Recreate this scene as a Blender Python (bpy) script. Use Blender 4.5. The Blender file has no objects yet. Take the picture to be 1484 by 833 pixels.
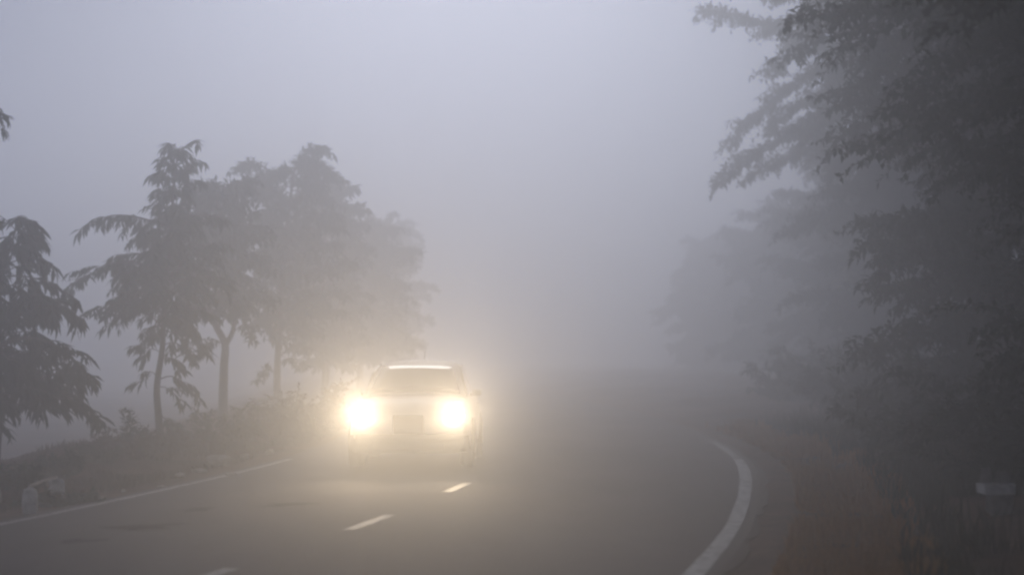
import bpy, bmesh, math, random
import numpy as np
from mathutils import Vector, Matrix

# ------------------------------------------------------------------ camera, sky, sun, exposure
SC = bpy.context.scene
COL = SC.collection
F = 2650.0            # focal length in photo pixels
CAM_H = 1.6
HORIZON = 512.0
cam_d = bpy.data.cameras.new("camera")
cam = bpy.data.objects.new("camera", cam_d)
COL.objects.link(cam)
cam_d.sensor_width = 36.0
cam_d.lens = F / 1484.0 * 36.0
cam_d.clip_start = 0.1
cam_d.clip_end = 3000
cam_d.dof.use_dof = True
cam_d.dof.focus_distance = 26.0
cam_d.dof.aperture_fstop = 1.2
PITCH = math.atan((HORIZON - 416.5) / F)
cam.location = (0, 0, CAM_H)
cam.rotation_euler = (math.radians(90) + PITCH, 0, 0)
SC.camera = cam

SUN_ELEV = math.radians(25)
SUN_AZ = math.radians(-1.0)          # seen from the camera, to the right of straight ahead
world = bpy.data.worlds.new("World")
SC.world = world
world.use_nodes = True
wn = world.node_tree.nodes
wl = world.node_tree.links
for n in list(wn):
    wn.remove(n)
wo = wn.new("ShaderNodeOutputWorld")
bg = wn.new("ShaderNodeBackground")
hs = wn.new("ShaderNodeHueSaturation")
sky = wn.new("ShaderNodeTexSky")
sky.sky_type = 'NISHITA'
sky.sun_disc = False
sky.sun_elevation = SUN_ELEV
sky.sun_rotation = SUN_AZ
sky.air_density = 1.2
sky.dust_density = 0.3
sky.ozone_density = 1.0
hs.inputs['Saturation'].default_value = 0.12
bg.inputs['Strength'].default_value = 0.12
wl.new(sky.outputs[0], hs.inputs['Color'])
tint = wn.new("ShaderNodeMix"); tint.data_type = 'RGBA'; tint.blend_type = 'MULTIPLY'
tint.inputs['Factor'].default_value = 1.0
tint.inputs['B'].default_value = (0.87, 0.93, 1.24, 1)      # cool overcast cast over the whole sky
wl.new(hs.outputs[0], tint.inputs['A'])
wl.new(tint.outputs['Result'], bg.inputs['Color'])
wl.new(bg.outputs[0], wo.inputs['Surface'])

sun_d = bpy.data.lights.new("sun", 'SUN')
sun_d.energy = 0.9
sun_d.angle = math.radians(16)
sun_d.color = (1.0, 0.985, 0.98)
sun = bpy.data.objects.new("sun", sun_d)
COL.objects.link(sun)
to_sun = Vector((math.sin(SUN_AZ) * math.cos(SUN_ELEV), math.cos(SUN_AZ) * math.cos(SUN_ELEV), math.sin(SUN_ELEV)))
sun.rotation_euler = (-to_sun).to_track_quat('-Z', 'Y').to_euler()
sun.location = (0, 30, 40)

SC.view_settings.view_transform = 'Standard'
SC.view_settings.look = 'None'
SC.view_settings.exposure = -1.14
SC.view_settings.gamma = 1.0
SC.view_settings.use_curve_mapping = False
SC.render.engine = 'CYCLES'
cy = SC.cycles
cy.max_bounces = 14
cy.diffuse_bounces = 3
cy.glossy_bounces = 2
cy.transmission_bounces = 3
cy.transparent_max_bounces = 4
cy.volume_bounces = 12
cy.use_denoising = True
cy.pixel_filter_type = 'BLACKMAN_HARRIS'
cy.filter_width = 2.6
cy.sample_clamp_indirect = 4.0
HAZE_DENSITY = 0.024
HAZE_G = 0.82
LAMP_W = 700.0

# ------------------------------------------------------------------ helpers
rng = np.random.default_rng(11)
random.seed(5)


def px(x, y, Y):
    """world point at photo pixel (x, y) and distance Y in front of the camera"""
    return Vector(((x - 742.0) / F * Y, Y, CAM_H + (HORIZON - y) / F * Y))


def tag(o, label=None, cat=None, group=None, kind=None):
    if label: o['label'] = label
    if cat: o['category'] = cat
    if group: o['group'] = group
    if kind: o['kind'] = kind
    return o


def empty(name, loc):
    o = bpy.data.objects.new(name, None)
    o.empty_display_size = 0.2
    o.location = loc
    COL.objects.link(o)
    return o


def link_mesh(name, me, mat, parent=None, origin=None):
    """origin: world point that becomes the mesh's origin (vertices are given in world space)"""
    o = bpy.data.objects.new(name, me)
    if mat is not None and len(me.materials) == 0:
        me.materials.append(mat)
    COL.objects.link(o)
    if parent is not None:
        o.parent = parent
        off = Vector(parent.location)
        if parent.parent is not None:
            off = off + Vector(parent.parent.location)
        me.transform(Matrix.Translation(-off))
    elif origin is not None:
        me.transform(Matrix.Translation(-Vector(origin)))
        o.location = origin
    return o


def mesh_np(name, V, Fa, smooth=False):
    """V (n,3) array, Fa (m,k) int array, all faces k-gons"""
    me = bpy.data.meshes.new(name)
    V = np.asarray(V, dtype=np.float32)
    Fa = np.asarray(Fa, dtype=np.int32)
    m, k = Fa.shape
    me.vertices.add(len(V))
    me.vertices.foreach_set("co", V.ravel())
    me.loops.add(m * k)
    me.loops.foreach_set("vertex_index", Fa.ravel())
    me.polygons.add(m)
    me.polygons.foreach_set("loop_start", np.arange(m, dtype=np.int32) * k)
    if smooth:
        me.polygons.foreach_set("use_smooth", np.ones(m, dtype=bool))
    me.update(calc_edges=True)
    return me


def mesh_py(name, V, Fs, smooth=False):
    me = bpy.data.meshes.new(name)
    me.from_pydata([tuple(v) for v in V], [], Fs)
    if smooth:
        for p in me.polygons: p.use_smooth = True
    me.update()
    return me


class Tubes:
    """collects tapering tubes into one mesh"""
    def __init__(self):
        self.V = []; self.Fs = []

    def add(self, pts, r0, r1, n=6, cap=True):
        pts = [Vector(p) for p in pts]
        m = len(pts)
        base = len(self.V)
        up = Vector((0.13, 0.21, 0.97))
        for i, p in enumerate(pts):
            t = (pts[min(i + 1, m - 1)] - pts[max(i - 1, 0)]).normalized()
            a = t.cross(Vector((0.9, 0.3, 0.1)) if abs(t.z) > 0.8 else up).normalized()
            b = t.cross(a)
            r = r0 + (r1 - r0) * i / (m - 1)
            for k in range(n):
                an = 2 * math.pi * k / n
                self.V.append(p + (a * math.cos(an) + b * math.sin(an)) * r)
        for i in range(m - 1):
            for k in range(n):
                k2 = (k + 1) % n
                self.Fs.append((base + i * n + k, base + i * n + k2, base + (i + 1) * n + k2, base + (i + 1) * n + k))
        if cap:
            self.Fs.append(tuple(base + (m - 1) * n + k for k in range(n)))

    def mesh(self, name):
        return mesh_py(name, self.V, self.Fs, True)


def fbm2(x, y, seed=0):
    """cheap smooth value noise, vectorised"""
    out = np.zeros_like(x, dtype=np.float64)
    amp = 1.0
    for o in range(4):
        s = 2 ** o
        xx = x * s + 17.3 * (o + seed); yy = y * s - 9.1 * (o + seed)
        xi = np.floor(xx); yi = np.floor(yy)
        fx = xx - xi; fy = yy - yi
        fx = fx * fx * (3 - 2 * fx); fy = fy * fy * (3 - 2 * fy)
        def h(a, b):
            v = np.sin(a * 127.1 + b * 311.7 + seed * 13.7) * 43758.5453
            return v - np.floor(v)
        v = (h(xi, yi) * (1 - fx) + h(xi + 1, yi) * fx) * (1 - fy) + (h(xi, yi + 1) * (1 - fx) + h(xi + 1, yi + 1) * fx) * fy
        out += amp * (v - 0.5)
        amp *= 0.5
    return out


# ------------------------------------------------------------------ materials
def mat_base(name, rough=0.8, spec=0.3):
    m = bpy.data.materials.new(name)
    m.use_nodes = True
    nt = m.node_tree
    b = nt.nodes["Principled BSDF"]
    b.inputs['Roughness'].default_value = rough
    b.inputs['Specular IOR Level'].default_value = spec
    return m, nt, b


def ramp(nt, cols):
    r = nt.nodes.new("ShaderNodeValToRGB")
    el = r.color_ramp.elements
    el[0].position = cols[0][0]; el[0].color = (*cols[0][1], 1)
    el[1].position = cols[-1][0]; el[1].color = (*cols[-1][1], 1)
    for p, c in cols[1:-1]:
        e = el.new(p); e.color = (*c, 1)
    return r


def noise_mat(name, cols, scale=5.0, detail=6.0, rough=0.85, bump=0.0, bscale=None, spec=0.3, coord='Object', stretch=None, dist=0.0):
    m, nt, b = mat_base(name, rough, spec)
    tc = nt.nodes.new("ShaderNodeTexCoord")
    src = tc.outputs[coord]
    if stretch:
        mp = nt.nodes.new("ShaderNodeMapping")
        mp.inputs['Scale'].default_value = stretch
        nt.links.new(src, mp.inputs[0]); src = mp.outputs[0]
    n = nt.nodes.new("ShaderNodeTexNoise")
    n.inputs['Scale'].default_value = scale
    n.inputs['Detail'].default_value = detail
    n.inputs['Distortion'].default_value = dist
    nt.links.new(src, n.inputs['Vector'])
    r = ramp(nt, cols)
    nt.links.new(n.outputs['Fac'], r.inputs[0])
    nt.links.new(r.outputs[0], b.inputs['Base Color'])
    if bump > 0:
        n2 = nt.nodes.new("ShaderNodeTexNoise")
        n2.inputs['Scale'].default_value = bscale or scale * 4
        n2.inputs['Detail'].default_value = 5
        nt.links.new(src, n2.inputs['Vector'])
        bp = nt.nodes.new("ShaderNodeBump")
        bp.inputs['Strength'].default_value = bump
        bp.inputs['Distance'].default_value = 0.02
        nt.links.new(n2.outputs['Fac'], bp.inputs['Height'])
        nt.links.new(bp.outputs[0], b.inputs['Normal'])
    return m


def leaf_mat(name, c0, c1, scale=3.0):
    m, nt, b = mat_base(name, 0.75, 0.12)
    g = nt.nodes.new("ShaderNodeNewGeometry")
    r = ramp(nt, [(0.0, c0), (1.0, c1)])
    n = nt.nodes.new("ShaderNodeTexNoise")
    n.inputs['Scale'].default_value = scale
    tc = nt.nodes.new("ShaderNodeTexCoord")
    nt.links.new(tc.outputs['Object'], n.inputs['Vector'])
    mx = nt.nodes.new("ShaderNodeMath"); mx.operation = 'MULTIPLY_ADD'
    mx.inputs[1].default_value = 0.6
    nt.links.new(g.outputs['Random Per Island'], mx.inputs[0])
    ml = nt.nodes.new("ShaderNodeMath"); ml.operation = 'MULTIPLY'
    ml.inputs[1].default_value = 0.6
    nt.links.new(n.outputs['Fac'], ml.inputs[0])
    nt.links.new(ml.outputs[0], mx.inputs[2])
    nt.links.new(mx.outputs[0], r.inputs[0])
    nt.links.new(r.outputs[0], b.inputs['Base Color'])
    tr = nt.nodes.new("ShaderNodeBsdfTranslucent")
    nt.links.new(r.outputs[0], tr.inputs['Color'])
    mix = nt.nodes.new("ShaderNodeMixShader")
    mix.inputs[0].default_value = 0.06
    out = nt.nodes["Material Output"]
    nt.links.new(b.outputs[0], mix.inputs[1]); nt.links.new(tr.outputs[0], mix.inputs[2])
    nt.links.new(mix.outputs[0], out.inputs['Surface'])
    return m


M = {}
M['leaf'] = leaf_mat("green_leaves", (0.022, 0.046, 0.024), (0.050, 0.088, 0.042))
M['leaf_black'] = leaf_mat("very_dark_leaves", (0.010, 0.016, 0.010), (0.026, 0.036, 0.020))
M['leaf_dark'] = leaf_mat("dark_green_leaves", (0.016, 0.025, 0.015), (0.042, 0.055, 0.028))
M['leaf_brown'] = leaf_mat("brownish_scrub_leaves", (0.075, 0.045, 0.034), (0.14, 0.090, 0.062))
M['leaf_olive'] = leaf_mat("olive_scrub_leaves", (0.06, 0.065, 0.03), (0.11, 0.12, 0.055))
M['bark'] = noise_mat("bark", [(0.3, (0.045, 0.038, 0.034)), (0.7, (0.12, 0.10, 0.085))], 9, 8, 0.9, 0.7, 30, stretch=(1, 1, 0.25))
M['bark_pale'] = noise_mat("pale_bark", [(0.3, (0.08, 0.07, 0.062)), (0.7, (0.17, 0.15, 0.135))], 9, 8, 0.9, 0.7, 30, stretch=(1, 1, 0.25))
M['dry_grass'] = leaf_mat("dry_grass", (0.24, 0.10, 0.02), (0.50, 0.24, 0.05), 1.2)
M['verge_grass'] = leaf_mat("brown_verge_grass", (0.06, 0.038, 0.020), (0.13, 0.082, 0.042), 1.2)
M['green_grass'] = leaf_mat("green_grass", (0.022, 0.026, 0.010), (0.075, 0.070, 0.022), 1.2)
M['stone'] = noise_mat("pale_stone", [(0.3, (0.26, 0.23, 0.2)), (0.65, (0.48, 0.45, 0.40))], 7, 8, 0.85, 0.6, 25)
M['whitewash'] = noise_mat("worn_whitewash", [(0.32, (0.45, 0.44, 0.41)), (0.5, (0.72, 0.71, 0.68)), (0.75, (0.82, 0.81, 0.77))], 11, 8, 0.8, 0.4, 40)
M['concrete_dark'] = noise_mat("dark_mossy_concrete", [(0.3, (0.13, 0.13, 0.12)), (0.7, (0.30, 0.29, 0.27))], 12, 8, 0.9, 0.6, 40)


def ground_material():
    m, nt, b = mat_base("verge_soil", 0.95, 0.15)
    tc = nt.nodes.new("ShaderNodeTexCoord")
    n = nt.nodes.new("ShaderNodeTexNoise"); n.inputs['Scale'].default_value = 0.55; n.inputs['Detail'].default_value = 9; n.inputs['Roughness'].default_value = 0.65
    n2 = nt.nodes.new("ShaderNodeTexNoise"); n2.inputs['Scale'].default_value = 7; n2.inputs['Detail'].default_value = 8
    nt.links.new(tc.outputs['Object'], n.inputs['Vector']); nt.links.new(tc.outputs['Object'], n2.inputs['Vector'])
    r = ramp(nt, [(0.32, (0.07, 0.043, 0.018)), (0.46, (0.13, 0.068, 0.040)), (0.6, (0.18, 0.095, 0.060)), (0.75, (0.12, 0.078, 0.030))])
    nt.links.new(n.outputs['Fac'], r.inputs[0])
    r2 = ramp(nt, [(0.3, (0.55, 0.55, 0.55)), (0.7, (1.15, 1.1, 1.05))])
    nt.links.new(n2.outputs['Fac'], r2.inputs[0])
    mx = nt.nodes.new("ShaderNodeMix"); mx.data_type = 'RGBA'; mx.blend_type = 'MULTIPLY'; mx.inputs['Factor'].default_value = 1
    nt.links.new(r.outputs[0], mx.inputs['A']); nt.links.new(r2.outputs[0], mx.inputs['B'])
    nt.links.new(mx.outputs['Result'], b.inputs['Base Color'])
    bp = nt.nodes.new("ShaderNodeBump"); bp.inputs['Strength'].default_value = 0.9; bp.inputs['Distance'].default_value = 0.05
    n3 = nt.nodes.new("ShaderNodeTexNoise"); n3.inputs['Scale'].default_value = 22; n3.inputs['Detail'].default_value = 6
    nt.links.new(tc.outputs['Object'], n3.inputs['Vector'])
    nt.links.new(n3.outputs['Fac'], bp.inputs['Height']); nt.links.new(bp.outputs[0], b.inputs['Normal'])
    return m


def asphalt_material():
    m, nt, b = mat_base("worn_asphalt", 0.7, 0.2)
    tc = nt.nodes.new("ShaderNodeTexCoord")
    def noise(scale, detail=6, stretch=None, rough=0.5):
        n = nt.nodes.new("ShaderNodeTexNoise"); n.inputs['Scale'].default_value = scale; n.inputs['Detail'].default_value = detail; n.inputs['Roughness'].default_value = rough
        if stretch:
            mp = nt.nodes.new("ShaderNodeMapping"); mp.inputs['Scale'].default_value = stretch
            mp.inputs['Rotation'].default_value = (0, 0, math.radians(9))
            nt.links.new(tc.outputs['Object'], mp.inputs[0]); nt.links.new(mp.outputs[0], n.inputs['Vector'])
        else:
            nt.links.new(tc.outputs['Object'], n.inputs['Vector'])
        return n
    big = noise(0.55, 6, (1, 0.35, 1), 0.6)
    r = ramp(nt, [(0.34, (0.048, 0.035, 0.037)), (0.5, (0.078, 0.059, 0.062)), (0.66, (0.112, 0.086, 0.089))])
    nt.links.new(big.outputs['Fac'], r.inputs[0])
    fine = noise(60, 4)
    r2 = ramp(nt, [(0.35, (0.6, 0.6, 0.6)), (0.65, (1.4, 1.4, 1.4))])
    nt.links.new(fine.outputs['Fac'], r2.inputs[0])
    mx = nt.nodes.new("ShaderNodeMix"); mx.data_type = 'RGBA'; mx.blend_type = 'MULTIPLY'; mx.inputs['Factor'].default_value = 1
    nt.links.new(r.outputs[0], mx.inputs['A']); nt.links.new(r2.outputs[0], mx.inputs['B'])
    at = nt.nodes.new("ShaderNodeAttribute"); at.attribute_name = "dust"
    dn = noise(4, 8)
    ma = nt.nodes.new("ShaderNodeMath"); ma.operation = 'ADD'
    nt.links.new(at.outputs['Fac'], ma.inputs[0]); nt.links.new(dn.outputs['Fac'], ma.inputs[1])
    dr = ramp(nt, [(0.62, (0, 0, 0)), (1.15, (1, 1, 1))])
    mr = nt.nodes.new("ShaderNodeMapRange"); mr.inputs['From Min'].default_value = 0.62; mr.inputs['From Max'].default_value = 1.2
    nt.links.new(ma.outputs[0], mr.inputs['Value'])
    mx2 = nt.nodes.new("ShaderNodeMix"); mx2.data_type = 'RGBA'
    nt.links.new(mr.outputs[0], mx2.inputs['Factor'])
    nt.links.new(mx.outputs['Result'], mx2.inputs['A']); mx2.inputs['B'].default_value = (0.092, 0.060, 0.048, 1)
    nt.links.new(mx2.outputs['Result'], b.inputs['Base Color'])
    rr = nt.nodes.new("ShaderNodeMapRange"); rr.inputs['To Min'].default_value = 0.68; rr.inputs['To Max'].default_value = 0.9
    nt.links.new(big.outputs['Fac'], rr.inputs['Value']); nt.links.new(rr.outputs[0], b.inputs['Roughness'])
    bp = nt.nodes.new("ShaderNodeBump"); bp.inputs['Strength'].default_value = 0.5; bp.inputs['Distance'].default_value = 0.006
    g = noise(110, 3)
    nt.links.new(g.outputs['Fac'], bp.inputs['Height']); nt.links.new(bp.outputs[0], b.inputs['Normal'])
    return m


def paint_material(lo=0.40):
    m, nt, b = mat_base("worn_road_paint", 0.6, 0.3)
    tc = nt.nodes.new("ShaderNodeTexCoord")
    n = nt.nodes.new("ShaderNodeTexNoise"); n.inputs['Scale'].default_value = 9; n.inputs['Detail'].default_value = 9; n.inputs['Roughness'].default_value = 0.75
    nt.links.new(tc.outputs['Object'], n.inputs['Vector'])
    r = ramp(nt, [(lo, (0.08, 0.064, 0.066)), (lo + 0.10, (0.29, 0.275, 0.275)), (0.75, (0.46, 0.44, 0.44))])
    nt.links.new(n.outputs['Fac'], r.inputs[0]); nt.links.new(r.outputs[0], b.inputs['Base Color'])
    return m


M['ground'] = ground_material()
M['asphalt'] = asphalt_material()
M['paint'] = paint_material()
M['paint_faint'] = paint_material(0.56)
M['patch'] = noise_mat("dark_bitumen_repair", [(0.35, (0.026, 0.022, 0.023)), (0.6, (0.060, 0.048, 0.050))], 20, 5, 0.95, 0.4, 80, spec=0.05)

# ------------------------------------------------------------------ road centre line
KEY = np.array([[-30, -9.6], [0, -4.6], [8, -3.1], [13.4, -2.08], [17.3, -1.31], [22.55, -0.52], [27, -0.03], [31, 0.18], [36, 0.27], [42, 0.17],
                [50, -0.15], [60, -0.95], [80, -2.6], [110, -5.2], [160, -10.5]])


def centre_x(Y):
    # Catmull-Rom through the key points
    K = KEY
    Y = float(Y)
    i = int(np.searchsorted(K[:, 0], Y)) - 1
    i = max(0, min(len(K) - 2, i))
    p0 = K[max(i - 1, 0)]; p1 = K[i]; p2 = K[i + 1]; p3 = K[min(i + 2, len(K) - 1)]
    h = p2[0] - p1[0]
    t = (Y - p1[0]) / h
    m1 = (p2[1] - p0[1]) / (p2[0] - p0[0]) * h
    m2 = (p3[1] - p1[1]) / (p3[0] - p1[0]) * h
    return (2 * t ** 3 - 3 * t ** 2 + 1) * p1[1] + (t ** 3 - 2 * t ** 2 + t) * m1 + (-2 * t ** 3 + 3 * t ** 2) * p2[1] + (t ** 3 - t ** 2) * m2


def road_pt(Y, off, z=0.0):
    s = (centre_x(Y + 0.2) - centre_x(Y - 0.2)) / 0.4
    l = math.sqrt(1 + s * s)
    return Vector((centre_x(Y) + off / l, Y - off * s / l, z))


def strip(Y0, Y1, o0, o1, z, step=0.5, jitter=0.0, seed=0, across=1):
    ys = np.arange(Y0, Y1 + 1e-6, step)
    V = []; Fs = []
    r = random.Random(seed)
    for y in ys:
        j0 = r.uniform(-jitter, jitter); j1 = r.uniform(-jitter, jitter)
        for k in range(across + 1):
            o = (o0 + j0) + ((o1 + j1) - (o0 + j0)) * k / across
            V.append(road_pt(float(y), o, z))
    n = across + 1
    for i in range(len(ys) - 1):
        for k in range(across):
            a = i * n + k
            Fs.append((a, a + 1, a + n + 1, a + n))
    return V, Fs


# ------------------------------------------------------------------ ground
def ground_z(X, Y):
    cx = np.interp(Y, KEY[:, 0], KEY[:, 1])
    d = X - cx
    a = np.abs(d)
    t = np.clip((a - 4.4) / 1.2, 0, 1)
    n = fbm2(X * 0.5, Y * 0.5, 1) * 0.28 + fbm2(X * 2.1, Y * 2.1, 3) * 0.07
    z = -0.004 + t * (0.06 + n) + np.clip((a-3.8)/0.4,0,1)*fbm2(X * 3.1, Y * 3.1, 6) * 0.03 - (a < 3.4) * 0.03
    # left side falls away behind the verge, right side rises gently
    dl = np.clip((-d - 6.6) / 5.0, 0, 1)
    z = z - dl * dl * (3 - 2 * dl) * 0.9
    dr = np.clip((d - 5.5) / 6.0, 0, 1)
    z = z + dr * 0.45
    return z


def gz(x, y):
    return float(ground_z(np.array([float(x)]), np.array([float(y)]))[0])


xs = np.concatenate([np.linspace(-260, -30, 24), np.linspace(-28, -12, 17), np.arange(-11.5, 12.0, 0.22), np.linspace(12.5, 30, 18), np.linspace(34, 260, 22)])
ys = np.concatenate([np.linspace(-40, 0, 9), np.arange(2, 45, 0.3), np.arange(46, 120, 1.6), np.linspace(124, 420, 30)])
GX, GY = np.meshgrid(xs, ys)
GZ = ground_z(GX, GY)
V = np.stack([GX.ravel(), GY.ravel(), GZ.ravel()], 1)
nx = len(xs); ny = len(ys)
ii, jj = np.meshgrid(np.arange(nx - 1), np.arange(ny - 1))
a = (jj * nx + ii).ravel()
Fq = np.stack([a, a + 1, a + nx + 1, a + nx], 1)
g = link_mesh("ground", mesh_np("ground", V, Fq, True), M['ground'])
tag(g, kind='structure')

# road: a slab with real thickness and ragged edges
OFFS = [-3.58, -3.52, -3.44, -3.25, -1.6, 0.0, 1.6, 3.28, 3.46, 3.54, 3.60]
DUST = [1.0, 0.75, 0.35, 0.0, 0.0, 0.0, 0.0, 0.0, 0.35, 0.75, 1.0]
ncol = len(OFFS)
yy = np.arange(-20, 150.01, 0.2)
e0 = fbm2(yy * 0.9, yy * 0 + 3.1, 4) * 0.10; e1 = fbm2(yy * 0.9, yy * 0 + 8.7, 5) * 0.10
Vt = []; Ft = []
for i, y in enumerate(yy):
    for k in range(ncol):
        o = OFFS[k] + (float(e0[i]) if k == 0 else float(e1[i]) if k == ncol - 1 else 0.0)
        Vt.append(road_pt(float(y), o, 0.02 if 0 < k < ncol - 1 else 0.006))
rows = len(yy)
for i in range(rows - 1):
    for k in range(ncol - 1):
        q = i * ncol + k
        Ft.append((q, q + 1, q + ncol + 1, q + ncol))
nn = len(Vt)
for i in range(rows):
    for k in (0, ncol - 1):
        v = Vt[i * ncol + k]
        Vt.append(Vector((v.x + (-0.05 if k == 0 else 0.05), v.y, -0.12)))
for i in range(rows - 1):
    a0 = i * ncol; a1 = (i + 1) * ncol
    b0 = nn + i * 2; b1 = nn + (i + 1) * 2
    Ft.append((a0, a1, b1, b0))
    Ft.append((a0 + ncol - 1, b0 + 1, b1 + 1, a1 + ncol - 1))
road = link_mesh("road", mesh_py("road", Vt, Ft, False), M['asphalt'])
at_ = road.data.attributes.new("dust", 'FLOAT', 'POINT')
at_.data.foreach_set("value", np.array(DUST * rows + [1.0] * (2 * rows), dtype=np.float32))
tag(road, kind='structure')
for p in road.data.polygons: p.use_smooth = False


def road_part(name, Y0, Y1, o0, o1, z, mat, step=0.35, jit=0.006, seed=0):
    v, f = strip(Y0, Y1, o0, o1, z, step, jit, seed, 1)
    n = len(v)
    return link_mesh(name, mesh_py(name, v, f), mat, road)


el = road_part("edge_line", 4, 27.2, -3.37, -3.26, 0.025, M['paint'], 0.4, 0.012, 1)
el['label'] = "thin worn white line along the left road edge"
road_part("edge_line", 27.7, 33.0, 3.30, 3.43, 0.025, M['paint_faint'], 0.4, 0.008, 7)["label"] = "faded worn far end of the white line in the bend"
el = road_part("edge_line", 4, 27.6, 3.29, 3.44, 0.025, M['paint'], 0.4, 0.008, 2)
el['label'] = "white line along the outside of the bend"
P = 4.45
y0 = 16.45
k = -3
while y0 + k * P < 23:
    ya = y0 + k * P
    road_part("centre_dash", ya, ya + 1.65, -0.06, 0.06, 0.025, M['paint'] if k < 1 else M['paint_faint'], 0.38, 0.006, 20 + k)
    k += 1
# bitumen repair marks across the near lane
for (x, y, w, d, s) in [(212, 765, 0.42, 0.34, 1), (118, 786, 0.20, 0.25, 2), (285, 740, 0.22, 0.3, 3), (300, 738, 0.16, 0.2, 4), (420, 733, 0.35, 0.22, 5)]:
    Yd = F * CAM_H / (y - HORIZON)
    X = (x - 742) / F * Yd
    r = random.Random(s)
    pts = []
    for q in range(14):
        an = 2 * math.pi * q / 14
        rr = r.uniform(0.3, 1.2)
        pts.append(Vector((X + math.cos(an) * w * rr, Yd + math.sin(an) * d * rr + math.cos(an) * w * 0.3, 0.024)))
    link_mesh("tar_patch", mesh_py("tar_patch", pts, [tuple(range(14))]), M['patch'], road)

# ------------------------------------------------------------------ foliage machinery
def make_leaves(pos, dirs, nrm, L, W):
    """4-triangle folded, drooping leaves; returns V, F"""
    n = len(pos)
    dirs = dirs / (np.linalg.norm(dirs, axis=1, keepdims=True) + 1e-9)
    side = np.cross(dirs, nrm); side /= (np.linalg.norm(side, axis=1, keepdims=True) + 1e-9)
    nr = np.cross(side, dirs)
    L = L[:, None]; W = W[:, None]
    b = pos
    l = pos + dirs * L * 0.42 + side * W * 0.5 + nr * W * 0.18
    r = pos + dirs * L * 0.42 - side * W * 0.5 + nr * W * 0.18
    m = pos + dirs * L * 0.46
    t = pos + dirs * L * 0.98 - nr * L * 0.12
    V = np.stack([b, l, m, r, t], 1).reshape(-1, 3)
    o = (np.arange(n) * 5)[:, None, None]
    Ft = np.array([[0, 1, 2], [0, 2, 3], [1, 4, 2], [2, 4, 3]])[None] + o
    return V, Ft.reshape(-1, 3)


def leaf_object_mesh():
    """a fuller single leaf of length 1 along +Y for the leaves that are objects"""
    st = [(0.0, 0.02, 0.0), (0.22, 0.36, 0.01), (0.5, 0.5, -0.01), (0.78, 0.34, -0.06)]
    V = []; Fs = []
    for (y, w, z) in st:
        V += [(-w * 0.5, y, z + w * 0.10), (0, y, z), (w * 0.5, y, z + w * 0.10)]
    V.append((0, 1.0, -0.14))
    for i in range(3):
        a = i * 3
        for k in (0, 1):
            Fs += [(a + k, a + k + 1, a + k + 4), (a + k, a + k + 4, a + k + 3)]
    Fs += [(9, 10, 12), (10, 11, 12)]
    return mesh_py("leaf", V, Fs)


LEAF_MESH = leaf_object_mesh()
LEAF_MESH.materials.append(M['leaf'])
LEAF_MESH_D = LEAF_MESH.copy()
LEAF_MESH_D.materials.clear(); LEAF_MESH_D.materials.append(M['leaf_black'])


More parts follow.
